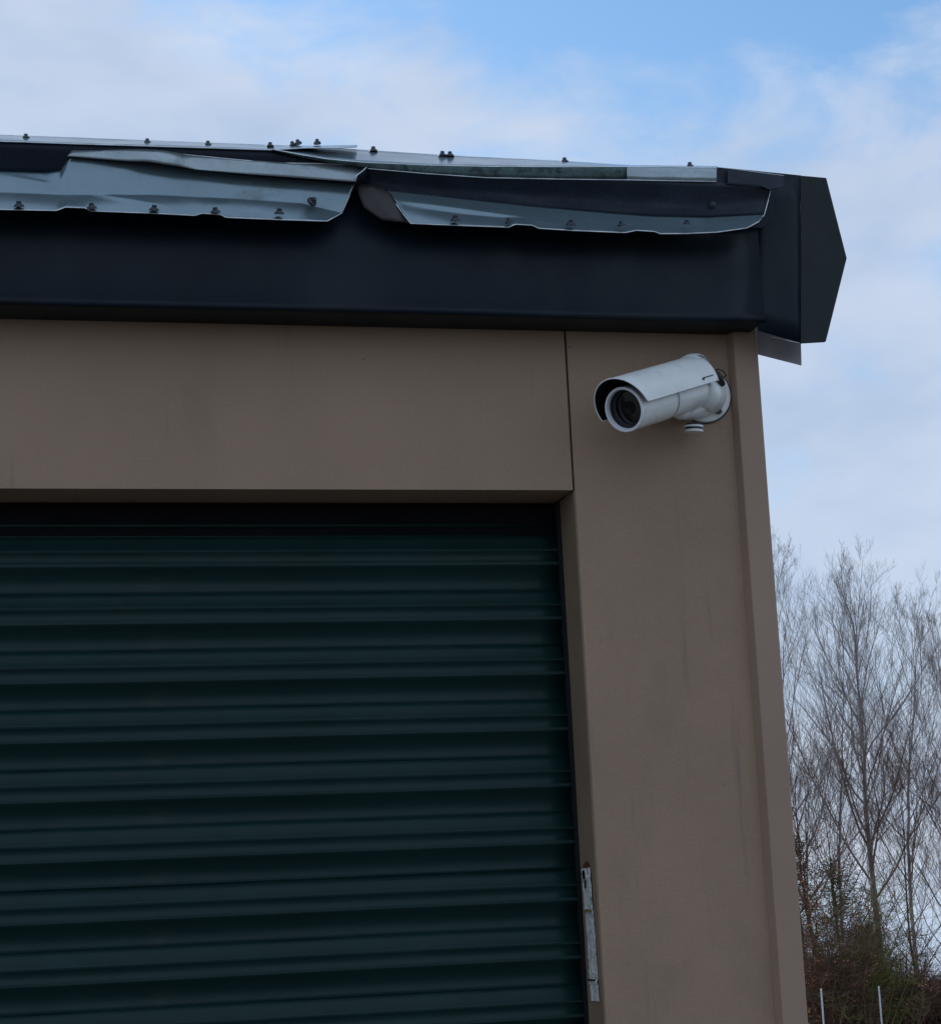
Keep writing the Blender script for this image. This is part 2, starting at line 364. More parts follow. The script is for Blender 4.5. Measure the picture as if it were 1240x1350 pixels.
def gridsheet(name, rows, n, sub, m, parent, thick=.0012, dent=0, dsc=9, edge='first', seed=0, creases=()):
    X_ = [xr(r_, n) for r_ in rows]
    def cr(p):
        dy = 0
        for (ax_, ay_, bx_, by_, amp, wd) in creases:
            vx, vy = bx_-ax_, by_-ay_; t = ((p[0]-ax_)*vx+(p[1]-ay_)*vy)/(vx*vx+vy*vy)
            if -.15 < t < 1.15:
                dd = ((p[0]-ax_)*vy-(p[1]-ay_)*vx)/math.hypot(vx, vy); e = min(1, (t+.15)/.3, (1.15-t)/.3)
                dy += amp*e*math.exp(-(dd/wd)**2)
        return dy
    Rr = X_; X2 = []
    for q in range(len(Rr)-1):
        for k in range(sub): X2.append([tuple(a+(b-a)*k/sub for a, b in zip(u, v)) for u, v in zip(Rr[q], Rr[q+1])])
    X2.append(Rr[-1])
    R = [[at(*p) for p in r_] for r_ in X_]; G = []
    for q in range(len(R)-1):
        for k in range(sub): G.append([a.lerp(b, k/sub) for a, b in zip(R[q], R[q+1])])
    G.append(R[-1]); vs = []
    for i, row in enumerate(G):
        w = math.sin(math.pi*i/(len(G)-1)) if len(G) > 1 else 0
        for j_, p in enumerate(row):
            q = Vector((p.x*dsc, seed, p.z*dsc*2))
            vs.append(p+Vector((0, cr(X2[i][j_]) + dent*w*(noise.noise(q)+.5*noise.noise(q*2.6)), 0)))
    K = len(G); fs = [(i*n+j, i*n+j+1, (i+1)*n+j+1, (i+1)*n+j) for i in range(K-1) for j in range(n-1)]
    o = mesh(name, vs, fs, m, parent, True); solidify(o, thick)
    if edge in ('first', 'both'): tube('cut_edge', vs[:n], .0010, EDGE, o, 5)
    if edge in ('last', 'both'): tube('cut_edge', vs[-n:], .0010, EDGE, o, 5)
    return o
sheetL = gridsheet('roof_sheet', [lowL0, lowLm, lowL1], 260, 12, ROOF, B, dent=.0008, dsc=3, edge='first', seed=2,
    creases=[(25, 236, 200, 268, -.0012, 3)])
sheetL['label'] = 'bent steel roof sheet at the left with a flattened rib above it'
tube('cut_edge', [at(431, 291.5, YB), at(450, 281, YB+.03), at(459, 261, YB+.036), at(467, 242, YT-.006)], .0010, EDGE, sheetL, 5)
# flattened rib above the left sheet
ribL0 = [(89, 205.5, -.128), (130, 209, -.128), (196, 214, -.132), (258, 223, -.134), (330, 229.5, -.134), (400, 234.5, -.134), (469, 239.5, -.134)]
ribL1 = [(101, 190.5, -.116), (140, 194.5, -.122), (212, 198.5, -.126), (245, 203.5, -.122), (320, 211, -.124), (365, 214.5, -.127), (430, 215.5, -.127), (483, 218.5, -.125)]
ribL2 = [(103, 189.5, -.10), (140, 193.5, -.10), (212, 197.5, -.10), (245, 202.5, -.10), (320, 210, -.10), (365, 213.5, -.10), (430, 214.5, -.10), (484, 217.5, -.10)]
rib = gridsheet('flattened_rib', [ribL0, ribL1, ribL2], 120, 5, LIP, B, dent=.0025, dsc=6, edge='none', seed=9, creases=[(180, 208, 250, 216, -.005, 8), (250, 216, 330, 218, .003, 7)])
tube('cut_edge', [at(*p[:2], p[2]-.001) for p in ribL1], .0010, EDGE, rib, 5)
# torn curled end of the rib
loft('torn_rib_end', [[(469, 240, -.1345), (472, 228, -.137), (484, 219, -.132)], [(474, 239, -.120), (480, 230, -.128), (488, 221, -.125)], [(483, 243, -.108), (486, 234, -.112), (489, 225, -.112)]], 8, 3, WEB, B, .001, .002, 40)
tube('cut_edge', [at(468, 239, -.137), at(470, 231, -.138), at(478, 225, -.138), at(485, 218, -.136)], .0013, EDGE, rib, 5)
# web below the top sheet, left part and middle; shade put into its dark colour
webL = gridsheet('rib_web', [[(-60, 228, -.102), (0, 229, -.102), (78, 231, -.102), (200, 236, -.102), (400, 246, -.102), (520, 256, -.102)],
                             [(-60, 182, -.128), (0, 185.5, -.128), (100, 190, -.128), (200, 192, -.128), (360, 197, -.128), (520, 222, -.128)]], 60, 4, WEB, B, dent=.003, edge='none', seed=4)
# top sheet (thin band of sky lit steel)
topL = gridsheet('roof_sheet', [[(-60, 182.5, -.131), (0, 186, -.131), (100, 189.5, -.131), (200, 192.5, -.131), (360, 197.5, -.131), (400, 194.8, -.12), (440, 195, -.115), (470, 193.5, -.11)],
                                [(-60, 174.5, -.06), (0, 178, -.06), (100, 181.5, -.06), (200, 185.5, -.06), (360, 191.5, -.06), (400, 192.6, -.06), (440, 192, -.06), (471, 191.5, -.06)]], 90, 5, ROOF, B, dent=.004, edge='both', seed=12)
topL['label'] = 'upper steel roof sheet at the left seen edge-on'
# middle-right top sheet with its lip
tR0 = [(358, 196.5, -.134), (400, 204.5, -.136), (430, 209.5, -.138), (480, 214, -.138), (560, 217.5, -.138), (640, 219.5, -.138), (740, 220, -.138), (830, 219.8, -.138), (945, 220.8, -.138)]
tR1 = [(358, 195.5, -.07), (400, 193, -.06), (490, 198.5, -.06), (590, 205, -.06), (680, 209.5, -.06), (745, 212.5, -.06), (830, 218, -.06), (945, 219.2, -.06)]
topR = gridsheet('roof_sheet', [tR0, tR1], 110, 6, ROOF, B, dent=.004, edge='both', seed=20)
topR['label'] = 'upper steel roof sheet on the right with a folded lip'
lipA0 = [(358, 197.5, -.135), (400, 207.5, -.134), (430, 213.5, -.134), (485, 221.5, -.136), (560, 228, -.137), (640, 233.5, -.137), (740, 235.5, -.137), (826, 236.5, -.137)]
lipA1 = [(358, 196.5, -.135), (400, 204.5, -.137), (430, 209.5, -.139), (480, 214, -.139), (560, 217.5, -.139), (640, 219.5, -.139), (740, 220, -.139), (826, 219.8, -.139)]
gl = gridsheet('sheet_lip', [lipA0, lipA1], 90, 3, GLIP, topR, dent=.002, dsc=20, edge='none', seed=31); gl['label'] = 'green oxidised part of the lip'
bl = gridsheet('sheet_lip', [[(826, 236.5, -.1375), (880, 238, -.1375), (944.5, 239, -.1375)], [(826, 219.8, -.1395), (880, 220, -.1395), (944.5, 220.8, -.1395)]], 30, 3, LIP, topR, dent=.002, dsc=20, edge='none', seed=33)
bl['label'] = 'bare grey end of the lip'
tube('cut_edge', [at(p[0], p[1]+.5, p[2]-.001) for p in lipA0[3:]]+[at(944, 239.3, -.1385)], .0008, EDGE, topR, 5)
# concave web between lip and lower right sheet, darkened in colour for its shade
web0 = [(486, 250, -.106), (512, 253, -.106), (600, 263, -.106), (700, 274, -.106), (800, 282.5, -.106), (860, 287, -.108), (930, 288, -.112), (1007, 284, -.118)]
webm = [(486, 238, -.112), (512, 240, -.112), (600, 248, -.113), (700, 254, -.113), (800, 260, -.113), (860, 264, -.115), (930, 268, -.118), (1012, 262, -.122)]
web1 = [(484, 220, -.134), (512, 223, -.135), (600, 231, -.135), (700, 235, -.135), (800, 236.4, -.135), (860, 237.8, -.136), (944, 240, -.136), (1016, 248, -.13)]
WEB2 = mat('shaded_weathered_web', (.018, .028, .044), .45, metal=.2, spec=.35, var=.3, vscale=12, fine=.25, fscale=200, bump=.3, bscale=24, bdist=.003,
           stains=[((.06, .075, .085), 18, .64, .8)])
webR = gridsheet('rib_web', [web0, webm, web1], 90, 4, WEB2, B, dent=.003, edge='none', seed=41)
# lower right sheet
loR0 = [(541, 294.5, YB), (600, 297, YB), (670, 299.5, YB), (679, 295.5, YB+.003), (702, 297, YB+.003), (710, 301, YB), (760, 304, YB), (824, 306.5, YB),
        (839, 303.5, YB+.003), (862, 305, YB+.003), (870, 308, YB), (905, 307.8, YB), (945, 306, YB), (984, 300.5, YB), (1000, 292, YB+.01)]
loRm = [(527, 272, -.128), (600, 281, -.128), (700, 289, -.128), (800, 295, -.128), (870, 298, -.128), (930, 299, -.130), (984, 294, -.134), (1003, 289, -.136)]
loR1 = [(511, 251, -.107), (600, 261, -.107), (700, 272, -.107), (800, 281, -.107), (860, 285.5, -.109), (930, 287, -.113), (1007, 283, -.119)]
loR = gridsheet('roof_sheet', [loR0, loRm, loR1], 240, 12, ROOF, B, dent=.0022, dsc=4, edge='first', seed=51,
    creases=[(530, 264, 740, 294, -.002, 4)])
loR['label'] = 'lower steel roof sheet on the right curling up at its end'
tube('cut_edge', [at(541, 294.5, YB), at(530, 280, -.13), at(521, 267, -.12), at(511, 251, -.108)], .0010, EDGE, loR, 5)
tube('cut_edge', [at(1000, 292, YB+.01), at(1007, 283, -.122), at(1012, 265, -.124), at(1016.5, 247, -.132), at(1031, 246, -.134)], .0009, EDGE, loR, 5)
# brown rib end
loft('rib_end', [[(469, 243, -.108), (473, 258, -.112), (480, 274, -.118), (503, 290, -.122)], [(488, 243, -.116), (497, 258, -.122), (506, 273, -.126), (524, 292, -.128)], [(504, 247, -.112), (516, 256, -.118), (523, 271, -.122), (543, 294.5, -.128)]], 10, 4, RIB, B, .0012, .001, 30)
# folded trim ends right of the lip
def plate(name, px, Y, m, parent, t=.0014):
    P = [at(x, y, Y) if not isinstance(Y, (list, tuple)) else at(x, y, Y[i]) for i, (x, y) in enumerate(px)]; n_ = len(P)
    bm = bmesh.new(); a = [bm.verts.new(p) for p in P]; b = [bm.verts.new(p+Vector((0, t, 0))) for p in P]
    bm.faces.new(a); bm.faces.new(b[::-1])
    for i in range(n_): bm.faces.new((a[i], a[(i+1) % n_], b[(i+1) % n_], b[i]))
    return bmobj(name, bm, m, parent)
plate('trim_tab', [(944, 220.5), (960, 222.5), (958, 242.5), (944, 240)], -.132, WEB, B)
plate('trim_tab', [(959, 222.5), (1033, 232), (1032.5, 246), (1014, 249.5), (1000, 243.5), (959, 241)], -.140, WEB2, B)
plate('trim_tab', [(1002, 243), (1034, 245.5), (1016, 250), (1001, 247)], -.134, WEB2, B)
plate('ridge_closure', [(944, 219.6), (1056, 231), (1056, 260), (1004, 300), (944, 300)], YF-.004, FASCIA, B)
tube('cut_edge', [at(946, 220.3, -.133), at(962, 222, -.134), at(1033, 231.4, -.141)], .0006, EDGE, B, 5)
# roof deck behind the edge
vs = []
zr = at(500, 200, -.06).z
for (x, y, z) in ((XL-.1, -.062, zr-.012), (1.44, -.062, zr-.012), (1.44, 9.12, zr+.20), (XL-.1, 9.12, zr+.20)):
    vs += [(x, y, z), (x, y, z-.03)]
mesh('roof_deck', vs, [(0, 2, 4, 6), (1, 7, 5, 3), (0, 1, 3, 2), (2, 3, 5, 4), (4, 5, 7, 6), (6, 7, 1, 0)], ROOF, B)

# screws
def screw_mesh():
    bm = bmesh.new()
    def cone(r1, r2, z0, z1, seg):
        a = [bm.verts.new((r1*math.cos(2*math.pi*k/seg), r1*math.sin(2*math.pi*k/seg), z0)) for k in range(seg)]
        b = [bm.verts.new((r2*math.cos(2*math.pi*k/seg), r2*math.sin(2*math.pi*k/seg), z1)) for k in range(seg)]
        for k in range(seg): bm.faces.new((a[k], a[(k+1) % seg], b[(k+1) % seg], b[k]))
        bm.faces.new(b); bm.faces.new(a[::-1])
    cone(.0085, .0080, -.001, .0022, 14); cone(.0075, .0045, .0022, .0045, 14); cone(.0044, .0040, .0045, .0088, 6)
    bmesh.ops.recalc_face_normals(bm, faces=bm.faces[:])
    me = bpy.data.meshes.new('screw'); bm.to_mesh(me); bm.free(); me.materials.append(SCREWM); return me
SM = screw_mesh()
def screw(px, py, Y, parent, nrm, sc=1.0):
    o = bpy.data.objects.new('screw', SM); COL.objects.link(o); o.parent = parent
    o.matrix_parent_inverse = Matrix.Translation(B.location).inverted() if parent is B else Matrix()
    q = Vector(nrm).normalized().to_track_quat('Z', 'Y')
    o.matrix_local = Matrix.Translation(at(px, py, Y)) @ q.to_matrix().to_4x4() @ Matrix.Scale(sc, 4)
low_n = (0, -.35, 1)
for px, py in [(25, 272), (121, 274.5), (203, 277), (284, 280), (368, 281.5)]: screw(px, py, YB-.004, sheetL, (random.uniform(-.15, .15), -.35, 1))
screw(411, 266, -.136, sheetL, (.5, -1, .45), 1.05)
for px, py, s in [(600, 290.5, 1), (671, 293, .85), (752, 296.5, 1), (819, 297, .85), (905, 295, .8)]: screw(px, py, YB-.004, loR, (random.uniform(-.3, .3), -.35, 1), s)
screw(939, 270, -.122, webR, (-.5, -1, -.1), .8)
for px, py in [(34, 181.8), (194, 188), (274, 191), (356, 192.8)]: screw(px, py, -.085, topL, (0, -.1, 1), .8)
for px, py in [(386, 191.5), (393, 189), (418, 188.5)]: screw(px, py, -.06, topL, (random.uniform(-.3, .3), 0, 1), .8)
for px, py in [(492, 199), (583, 205), (593, 205.5), (744, 213.5), (909, 219.5)]: screw(px, py, -.068, topR, (0, -.1, 1), .9)

# ---- roller door
D = empty('roller_door', (0, 0, 0)); D.parent = B; D.matrix_parent_inverse = Matrix.Translation(B.location).inverted()
def dchild(o):
    o.parent = D; o.matrix_parent_inverse = Matrix(); return o
Y0 = DEP+.012
P = .0985
zline0 = at(400, 707, Y0).z
dchild(box('head_shade_sheet', XD, XS-.009, Y0+.012, Y0+.03, zline0-.004, ZH-.004, BLACK, bev=.002))  # black sheet stands in for the deep shade under the header
dchild(tube('head_lap', [(XD+.01, Y0+.010, zline0+.021), (XS-.012, Y0+.010, zline0+.021)], .0030, DOOR, None))
dchild(tube('head_lap', [(XD+.01, Y0+.008, zline0+.001), (XS-.012, Y0+.008, zline0+.001)], .0022, DOOR, None))
prof = [(0, .0065), (-.008, .0045), (-.018, -.0012), (-.0240, -.0050), (-.0262, -.0072), (-.0285, -.0068), (-.0300, -.0046), (-.0400, -.0044), (-.0475, -.0048), (-.0492, -.0072), (-.0530, -.0072), (-.0562, -.0040), (-.064, .0020), (-.073, .0078), (-.082, .0100), (-.091, .0090), (-.0985, .0065)]
def slat_mesh(x0, x1, seed):
    n = 70; vs = []; k = len(prof)
    for j in range(n+1):
        x = x0+(x1-x0)*j/n
        for (dz, dy) in prof:
            vs.append((x, dy+.0016*noise.noise(Vector((x*2.3, dz*20, seed)))+.0007*noise.noise(Vector((x*9, dz*60, seed+4))), dz+.0008*noise.noise(Vector((x*2, 3, seed)))))
    fs = [(j*k+i, j*k+i+1, (j+1)*k+i+1, (j+1)*k+i) for j in range(n) for i in range(k-1)]
    me = bpy.data.meshes.new('slat'); me.from_pydata(vs, [], fs); me.materials.append(DOOR)
    me.polygons.foreach_set('use_smooth', [q % (k-1) not in (4, 9) for q in range(len(me.polygons))]); return me
SL = [slat_mesh(XD+.002, XS-.0085, s*3.7) for s in range(4)]
z = zline0 + .0; i = 0
while z > .03:
    o = bpy.data.objects.new('slat', SL[i % 4]); COL.objects.link(o); o.location = (0, Y0, z); o.parent = D
    md = o.modifiers.new('s', 'SOLIDIFY'); md.thickness = .0009; md.offset = 1
    z -= P; i += 1
# lap seam where two curtain sheets join
zs = at(400, 1158.5, Y0).z
dchild(tube('lap_seam', [(XD+.01, Y0-.001, zs), (XS-.03, Y0-.001, zs)], .0016, DOOR, None))
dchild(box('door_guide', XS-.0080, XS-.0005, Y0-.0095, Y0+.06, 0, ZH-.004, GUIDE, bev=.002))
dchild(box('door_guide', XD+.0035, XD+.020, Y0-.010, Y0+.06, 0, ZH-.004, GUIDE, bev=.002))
dchild(box('bottom_bar', XD+.022, XS-.022, Y0-.02, Y0+.02, .004, .05, GUIDE, bev=.003))
box('back_closure', XD-.1, 1.29, DEP+.16, DEP+.2, 0, 2.60, BLACK, B)

# ---- galvanised strike plate on the jamb
xj = XS
zt_, zb_ = atx(773, 1145, xj).z, atx(783, 1320, xj).z
Yd, Ys = .068, .023
nr, nc = 60, 6; vs = []
for a in range(nr+1):
    for b in range(nc+1):
        t = a/nr; z_ = zt_+(zb_-zt_)*t; y_ = Yd+(Ys-Yd)*b/nc - .006*t
        w = .0022*noise.noise(Vector((y_*60, 0, z_*75)))+.0012*noise.noise(Vector((y_*140, 4, z_*240)))
        st = .0012 if t < .31 else 0
        st += .0015 if abs(t-.315) < .012 or abs(t-.86) < .012 else 0
        vs.append((xj-.0015-abs(w)-st, y_, z_+.001*noise.noise(Vector((y_*50, 1, 2)))*(a in (0, nr))))
fs = [(a*(nc+1)+b, a*(nc+1)+b+1, (a+1)*(nc+1)+b+1, (a+1)*(nc+1)+b) for a in range(nr) for b in range(nc)]
sp = mesh('strike_plate', vs, fs, GALV, B, False); solidify(sp, .001); sp['label'] = 'crumpled galvanised strike plate on the door jamb'
box('latch_slot', xj-.0052, xj-.0047, .050, .061, zt_-.018, zt_-.003, BLACK, sp)
box('latch_slot', xj-.0054, xj-.0049, .046, .053, zt_-.034, zt_-.020, BLACK, sp)
box('retaining_band', xj-.0068, xj-.0030, .0255, .0665, zt_-.0735, zt_-.0695, OLIVE, sp)
box('retaining_band', xj-.0062, xj-.0030, .0235, .0625, zb_+.034, zb_+.0365, GUIDE, sp)
vs = [(xj-.0016, .048, zt_+.004)]+[(xj-.0016, .048+.019*math.cos(q)*(1+.3*noise.noise(Vector((q*2, 0, 0)))), zt_+.003+.0085*math.sin(q)*(1+.5*noise.noise(Vector((q*2, 3, 0))))) for q in [2*math.pi*k/18 for k in range(18)]]
mesh('rust_patch', vs, [(0, 1+k, 1+(k+1) % 18) for k in range(18)], RUST, B)

# ------------------------------------------------------------------ security camera
base_c = at(926, 521, 0); base_c.y = -.0215+.0
C = empty('security_camera', (base_c.x, 0, base_c.z))
tag(C, 'white bullet security camera with sunshield on the taupe corner pier', 'security camera')
Fc = at(823.5, 539.5, -.172); Rc = at(916, 511.5, -.047)
ax = (Fc-Rc).normalized(); LEN = (Fc-Rc).length
side = ax.cross(Vector((0, 0, 1))).normalized(); up = side.cross(ax).normalized()
ROLL = math.radians(0)
def frame(org):   # local x = axis to the front, y = side, z = up
    m = Matrix((ax, side, up)).transposed().to_4x4(); m.translation = org; return m
CM = frame(Rc)
print('cam len', LEN, 'view cos', ax.dot((CAM-Fc).normalized()), 'side', side, 'up', up)
RB = .0385
bd = lathe('camera_body', [(0, -.012), (.014, -.012), (.024, -.006), (.033, .006), (RB-.0015, .020), (RB-.001, LEN*.52), (RB-.0022, LEN*.52+.0006), (RB-.0022, LEN*.52+.0018), (RB, LEN*.52+.0026), (RB, LEN-.001)], CM, CAMW, C, 64)
sharp(bd)
rg = lathe('front_ring', [(RB, LEN-.001), (RB+.0008, LEN+.0015), (RB-.0002, LEN+.0035), (RB-.0040, LEN+.0035), (RB-.0048, LEN+.001), (RB-.0052, LEN-.004)], CM, CAMRIM, C, 64)
sharp(rg, 50)
sharp(lathe('bezel', [(RB-.0051, LEN-.0035), (RB-.0060, LEN-.010), (.0300, LEN-.0150), (.0292, LEN-.0155), (.0290, LEN-.018), (0, LEN-.018)], CM, BEZ, C, 56))
sharp(lathe('lens', [(.0290, LEN-.0175), (.0290, LEN-.0150), (.0270, LEN-.0146), (0, LEN-.0143)], CM, LENS, C, 56))
for k in range(14):     # infrared LEDs behind the glass
    an = 2*math.pi*k/14; c0 = CM @ Vector((LEN-.0155, .0205*math.cos(an), .0205*math.sin(an)))
    if k in (8, 9): pass
sc_ = lathe('lens_barrel', [(.0115, LEN-.0143), (.0115, LEN-.0130), (.0100, LEN-.0129), (.009, LEN-.0138), (0, LEN-.0138)], CM, CAMIN, C, 32)
# sunshield: open underneath
def shield_pts(s, rr, a):
    return CM @ Vector((s, rr*math.cos(a), rr*math.sin(a)))
RS = .0555
A0, A1 = math.radians(3), math.radians(194)
# 'right' in the picture is +side?  decided by the sign of side.x
flip = side.x < 0
stations = [(.0, 1.0, .0), (.010, 1.0, 0), (LEN*.5, 1.0, 0), (LEN*.9, 1.0, 0), (LEN+.008, 1.0, 0)]
def shield(name, r0, inner, m, offs=0.0):
    vs = []; fs = []; ns = 26; na = 40
    for i in range(ns+1):
        s = .004 + (LEN-.001)*i/ns
        for j in range(na+1):
            t = j/na
            a = A0+(A1-A0)*t
            # visor: front edge swept forward at the crown
            crown = math.sin(math.pi*t)
            sx = s + (i/ns)**4*.021*crown
            rr = r0
            yy = rr*math.cos(a)*.935; zz = rr*math.sin(a)+.002
            if flip: yy = -yy
            vs.append(CM @ Vector((sx, yy, zz)))
    for i in range(ns):
        for j in range(na): fs.append((i*(na+1)+j, i*(na+1)+j+1, (i+1)*(na+1)+j+1, (i+1)*(na+1)+j))
    o = mesh(name, vs, fs, m, C, True); return o, vs, ns, na
sh, svs, ns, na = shield('sunshield', RS, False, CAMW)
li, lvs, _, _ = shield('shield_lining', RS-.0016, True, CAMIN)
rim = [Vector(svs[ns*(na+1)+j]).lerp(Vector(lvs[ns*(na+1)+j]), .5) for j in range(na+1)]
tube('shield_rim', rim, .0012, CAMRIM, C, 8)
for j in (0, na):
    tube('shield_edge', [Vector(svs[i*(na+1)+j]).lerp(Vector(lvs[i*(na+1)+j]), .5) for i in range(ns+1)], .0011, CAMRIM, C, 8)
# hood behind the shield, curving down onto the wall plate
vs = []; fs = []; nh = 10
for i in range(nh+1):
    t = i/nh
    for j in range(na+1):
        a = A0+(A1-A0)*j/na
        p0 = Vector(svs[j])
        # target: rim of the wall plate
        yy = math.cos(a)*(-1 if flip else 1)
        tgt = Vector((base_c.x, -.012, base_c.z)) + Vector((yy*.050*(1 if side.x > 0 else -1)*1.0, 0, max(-.02, math.sin(a))*.050))
        q = p0.lerp(tgt, t); q += (up*.012+Vector((0, -.006, 0)))*math.sin(math.pi*t)*max(0, math.sin(a))
        vs.append(q)
cut = set()
for i in range(nh):
    for j in range(na):
        ang = math.degrees(A0+(A1-A0)*(j+.5)/na)
        if ang < 72 and i > 0: continue
        fs.append((i*(na+1)+j, i*(na+1)+j+1, (i+1)*(na+1)+j+1, (i+1)*(na+1)+j))
hd = mesh('rear_hood', vs, fs, CAMW, C, True); solidify(hd, .0016)
# wall plate
WM = Matrix((Vector((0, -1, 0)), Vector((1, 0, 0)), Vector((0, 0, 1)))).transposed().to_4x4(); WM.translation = Vector((base_c.x, 0, base_c.z))
sharp(lathe('wall_plate', [(.0, -.0), (.0510, 0.001), (.0515, .004), (.0500, .0075), (.044, .0088), (.034, .0108), (.020, .016), (0, .018)], WM, CAMW, C, 64), 50)
sharp(lathe('gasket', [(0, .0002), (.0535, .0002), (.0538, .0030), (.0515, .0035), (0, .0035)], WM, CABLE, C, 64), 40)
# swivel neck from plate to body
nk0 = Vector((base_c.x+.008, -.016, base_c.z-.004)); 
tube('swivel_neck', [nk0, nk0.lerp(Rc, .5)+Vector((0, 0, -.005)), Rc+ax*.012], [.034, .034, .034], CAMW, C, 32)
# dark cable loop in the gap
p_ = at(948, 489, -.030)
tube('cable', [at(941, 490, -.052), at(945, 493, -.056), at(949, 500, -.056), at(952, 507, -.048)], [.0036, .0058, .0066, .0055], CABLE, C, 10)
tube('cable', [at(938, 489, -.056), at(946, 486.5, -.056), at(953, 489, -.050), at(957, 495, -.040), at(951, 499, -.036)], .0012, CABLE, C, 8)
# plate screw, clamp tab and lower locking knob
def disc(name, px, py, Y, r0, h, m, nrm, parent=C, seg=24):
    c0 = at(px, py, Y); q = Vector(nrm).normalized().to_track_quat('X', 'Z').to_matrix().to_4x4(); q.translation = c0
    o = lathe(name, [(0, 0), (r0, 0), (r0, h*.75), (r0*.86, h), (0, h)], q, m, parent, seg); return sharp(o, 35)
disc('plate_screw', 947, 542, -.0135, .0055, .003, BEZ, (0, -1, -.15))
disc('locking_knob', 914.5, 569.5, -.046, .0165, .0050, CAMW, (.03, -.1, 1))
disc('locking_knob', 914.0, 563.5, -.046, .0175, .0040, CAMW, (.03, -.1, 1))
disc('knob_stem', 914.0, 567, -.046, .0145, .0120, CABLE, (.03, -.1, 1))
# body side seams and clamp
tube('mount_arm', [at(925, 530, -.012), at(908, 537, -.040), at(895, 540, -.064), at(889, 540, -.074)], [.028, .0235, .0175, .008], CAMW, C, 28)
sg = -1 if flip else 1
for (s0_, s1_, a_, r_) in ((.012, .046, 14, .0009), (.044, .049, 12, .0018)):
    tube('shield_slot', [CM @ Vector((s0_+(s1_-s0_)*q/4, sg*(RS+.0005)*.935*math.cos(math.radians(a_)), (RS+.0005)*math.sin(math.radians(a_))+.002)) for q in range(5)], r_, CABLE, C, 6)
lathe('body_seam', [(RB+.0003, LEN*.50), (RB+.0003, LEN*.508)], CM, BEZ, C, 48)
s0 = CM @ Vector((LEN*.20, 0, -RB)); 

# ------------------------------------------------------------------ vegetation
def strand(VS, FS, pts, rads, sides=3):
    b0 = len(VS); n_ = len(pts)
    for i, p in enumerate(pts):
        a = pts[max(0, i-1)]; b = pts[min(n_-1, i+1)]; t = (b-a).normalized()
        u = t.orthogonal().normalized(); v = t.cross(u); rr = rads[i]
        for k in range(sides):
            an = 2*math.pi*k/sides+.5; VS.append(p+u*(rr*math.cos(an))+v*(rr*math.sin(an)))
    for i in range(n_-1):
        for k in range(sides):
            FS.append((b0+i*sides+k, b0+i*sides+(k+1) % sides, b0+(i+1)*sides+(k+1) % sides, b0+(i+1)*sides+k))
def grow(p, dirv, length, r0, r1, nseg, wig, upw, rng):
    pts = [p.copy()]; rads = [r0]; dcur = dirv.normalized()
    for i in range(nseg):
        dcur = (dcur+Vector((rng.gauss(0, wig), rng.gauss(0, wig), rng.gauss(0, wig)+upw))).normalized()
        pts.append(pts[-1]+dcur*(length/nseg)); rads.append(r0+(r1-r0)*(i+1)/nseg)
    return pts, rads
def bare_tree(seed, H, r, nlimb, lo=.25, spread=.75, up=.10, fork=None, twn=7, twr=.0065):
    rng = random.Random(seed)
    TV, TF, CV, CF = [], [], [], []
    tp, tr = grow(Vector((0, 0, 0)), Vector((rng.gauss(0, .03), rng.gauss(0, .03), 1)), H*.9, r, r*.10, 16, .05, .08, rng)
    strand(TV, TF, tp, tr, 7)
    def lerp_at(pts, t):
        s = t*(len(pts)-1); i = min(len(pts)-2, int(s)); return pts[i].lerp(pts[i+1], s-i), (pts[i+1]-pts[i]).normalized()
    def sub(pts, rad0, ln, lvl):
        cnt = {1: 9, 2: 7, 3: 3}[lvl]
        for k in range(cnt):
            t = rng.uniform(.18, .98); p, dd = lerp_at(pts, t)
            az = rng.uniform(0, 2*math.pi); o1 = dd.orthogonal().normalized(); o2 = dd.cross(o1)
            ang = rng.uniform(.35, .85); nd = dd*math.cos(ang)+(o1*math.cos(az)+o2*math.sin(az))*math.sin(ang); nd.z += .22
            l2 = ln*rng.uniform(.32, .60)*(1.1-.45*t)
            r2 = max(twr*.55, rad0*(1-.6*t)*.5)
            q, qr = grow(p, nd, l2, r2, max(twr*.4, r2*.35), 5 if lvl < 3 else 3, .07, up*.7, rng)
            strand(CV, CF, q, qr, 3)
            if lvl < 3: sub(q, r2, l2, lvl+1)
    for k in range(nlimb):
        t = lo+(1-lo)*((k+rng.random())/nlimb)*.98
        p, dd = lerp_at(tp, t); az = k*2.4+rng.gauss(0, .4)
        ln = H*(.40*(1-t)**.7+.10)*rng.uniform(.75, 1.15)*spread/.75
        el = .72+.5*t
        nd = Vector((math.cos(az)*math.cos(el), math.sin(az)*math.cos(el), math.sin(el)))
        rr = r*(1-t*.8)*.42
        q, qr = grow(p, nd, ln, rr, max(twr*.6, rr*.25), 8, .085, up, rng)
        strand(TV if k < 0 else CV, TF if k < 0 else CF, q, qr, 4)
        sub(q, rr, ln, 1)
    return TV, TF, CV, CF
_tm = {}
def place_tree(px, ytop, Y, seed, label, name='bare_tree', group=None, cat='tree', bark=BARKG, twig=TWIG, nlimb=22, r=None, lo=.25, spread=.75, up=.1, twn=7, twr=.0065):
    t = at(px, ytop, Y); zb = ground_z(t.x, Y); H = t.z-zb
    TV, TF, CV, CF = bare_tree(seed, H, r or H*.011, nlimb, lo, spread, up, None, twn, twr)
    E = empty(name, (t.x, Y, zb)); tag(E, label, cat, group)
    for nm, vv, ff, mm in (('trunk', TV, TF, bark), ('crown', CV, CF, twig)):
        me = bpy.data.meshes.new(nm); me.from_pydata([tuple(v) for v in vv], [], ff); me.materials.append(mm)
        o = bpy.data.objects.new(nm, me); COL.objects.link(o); o.parent = E
    return E
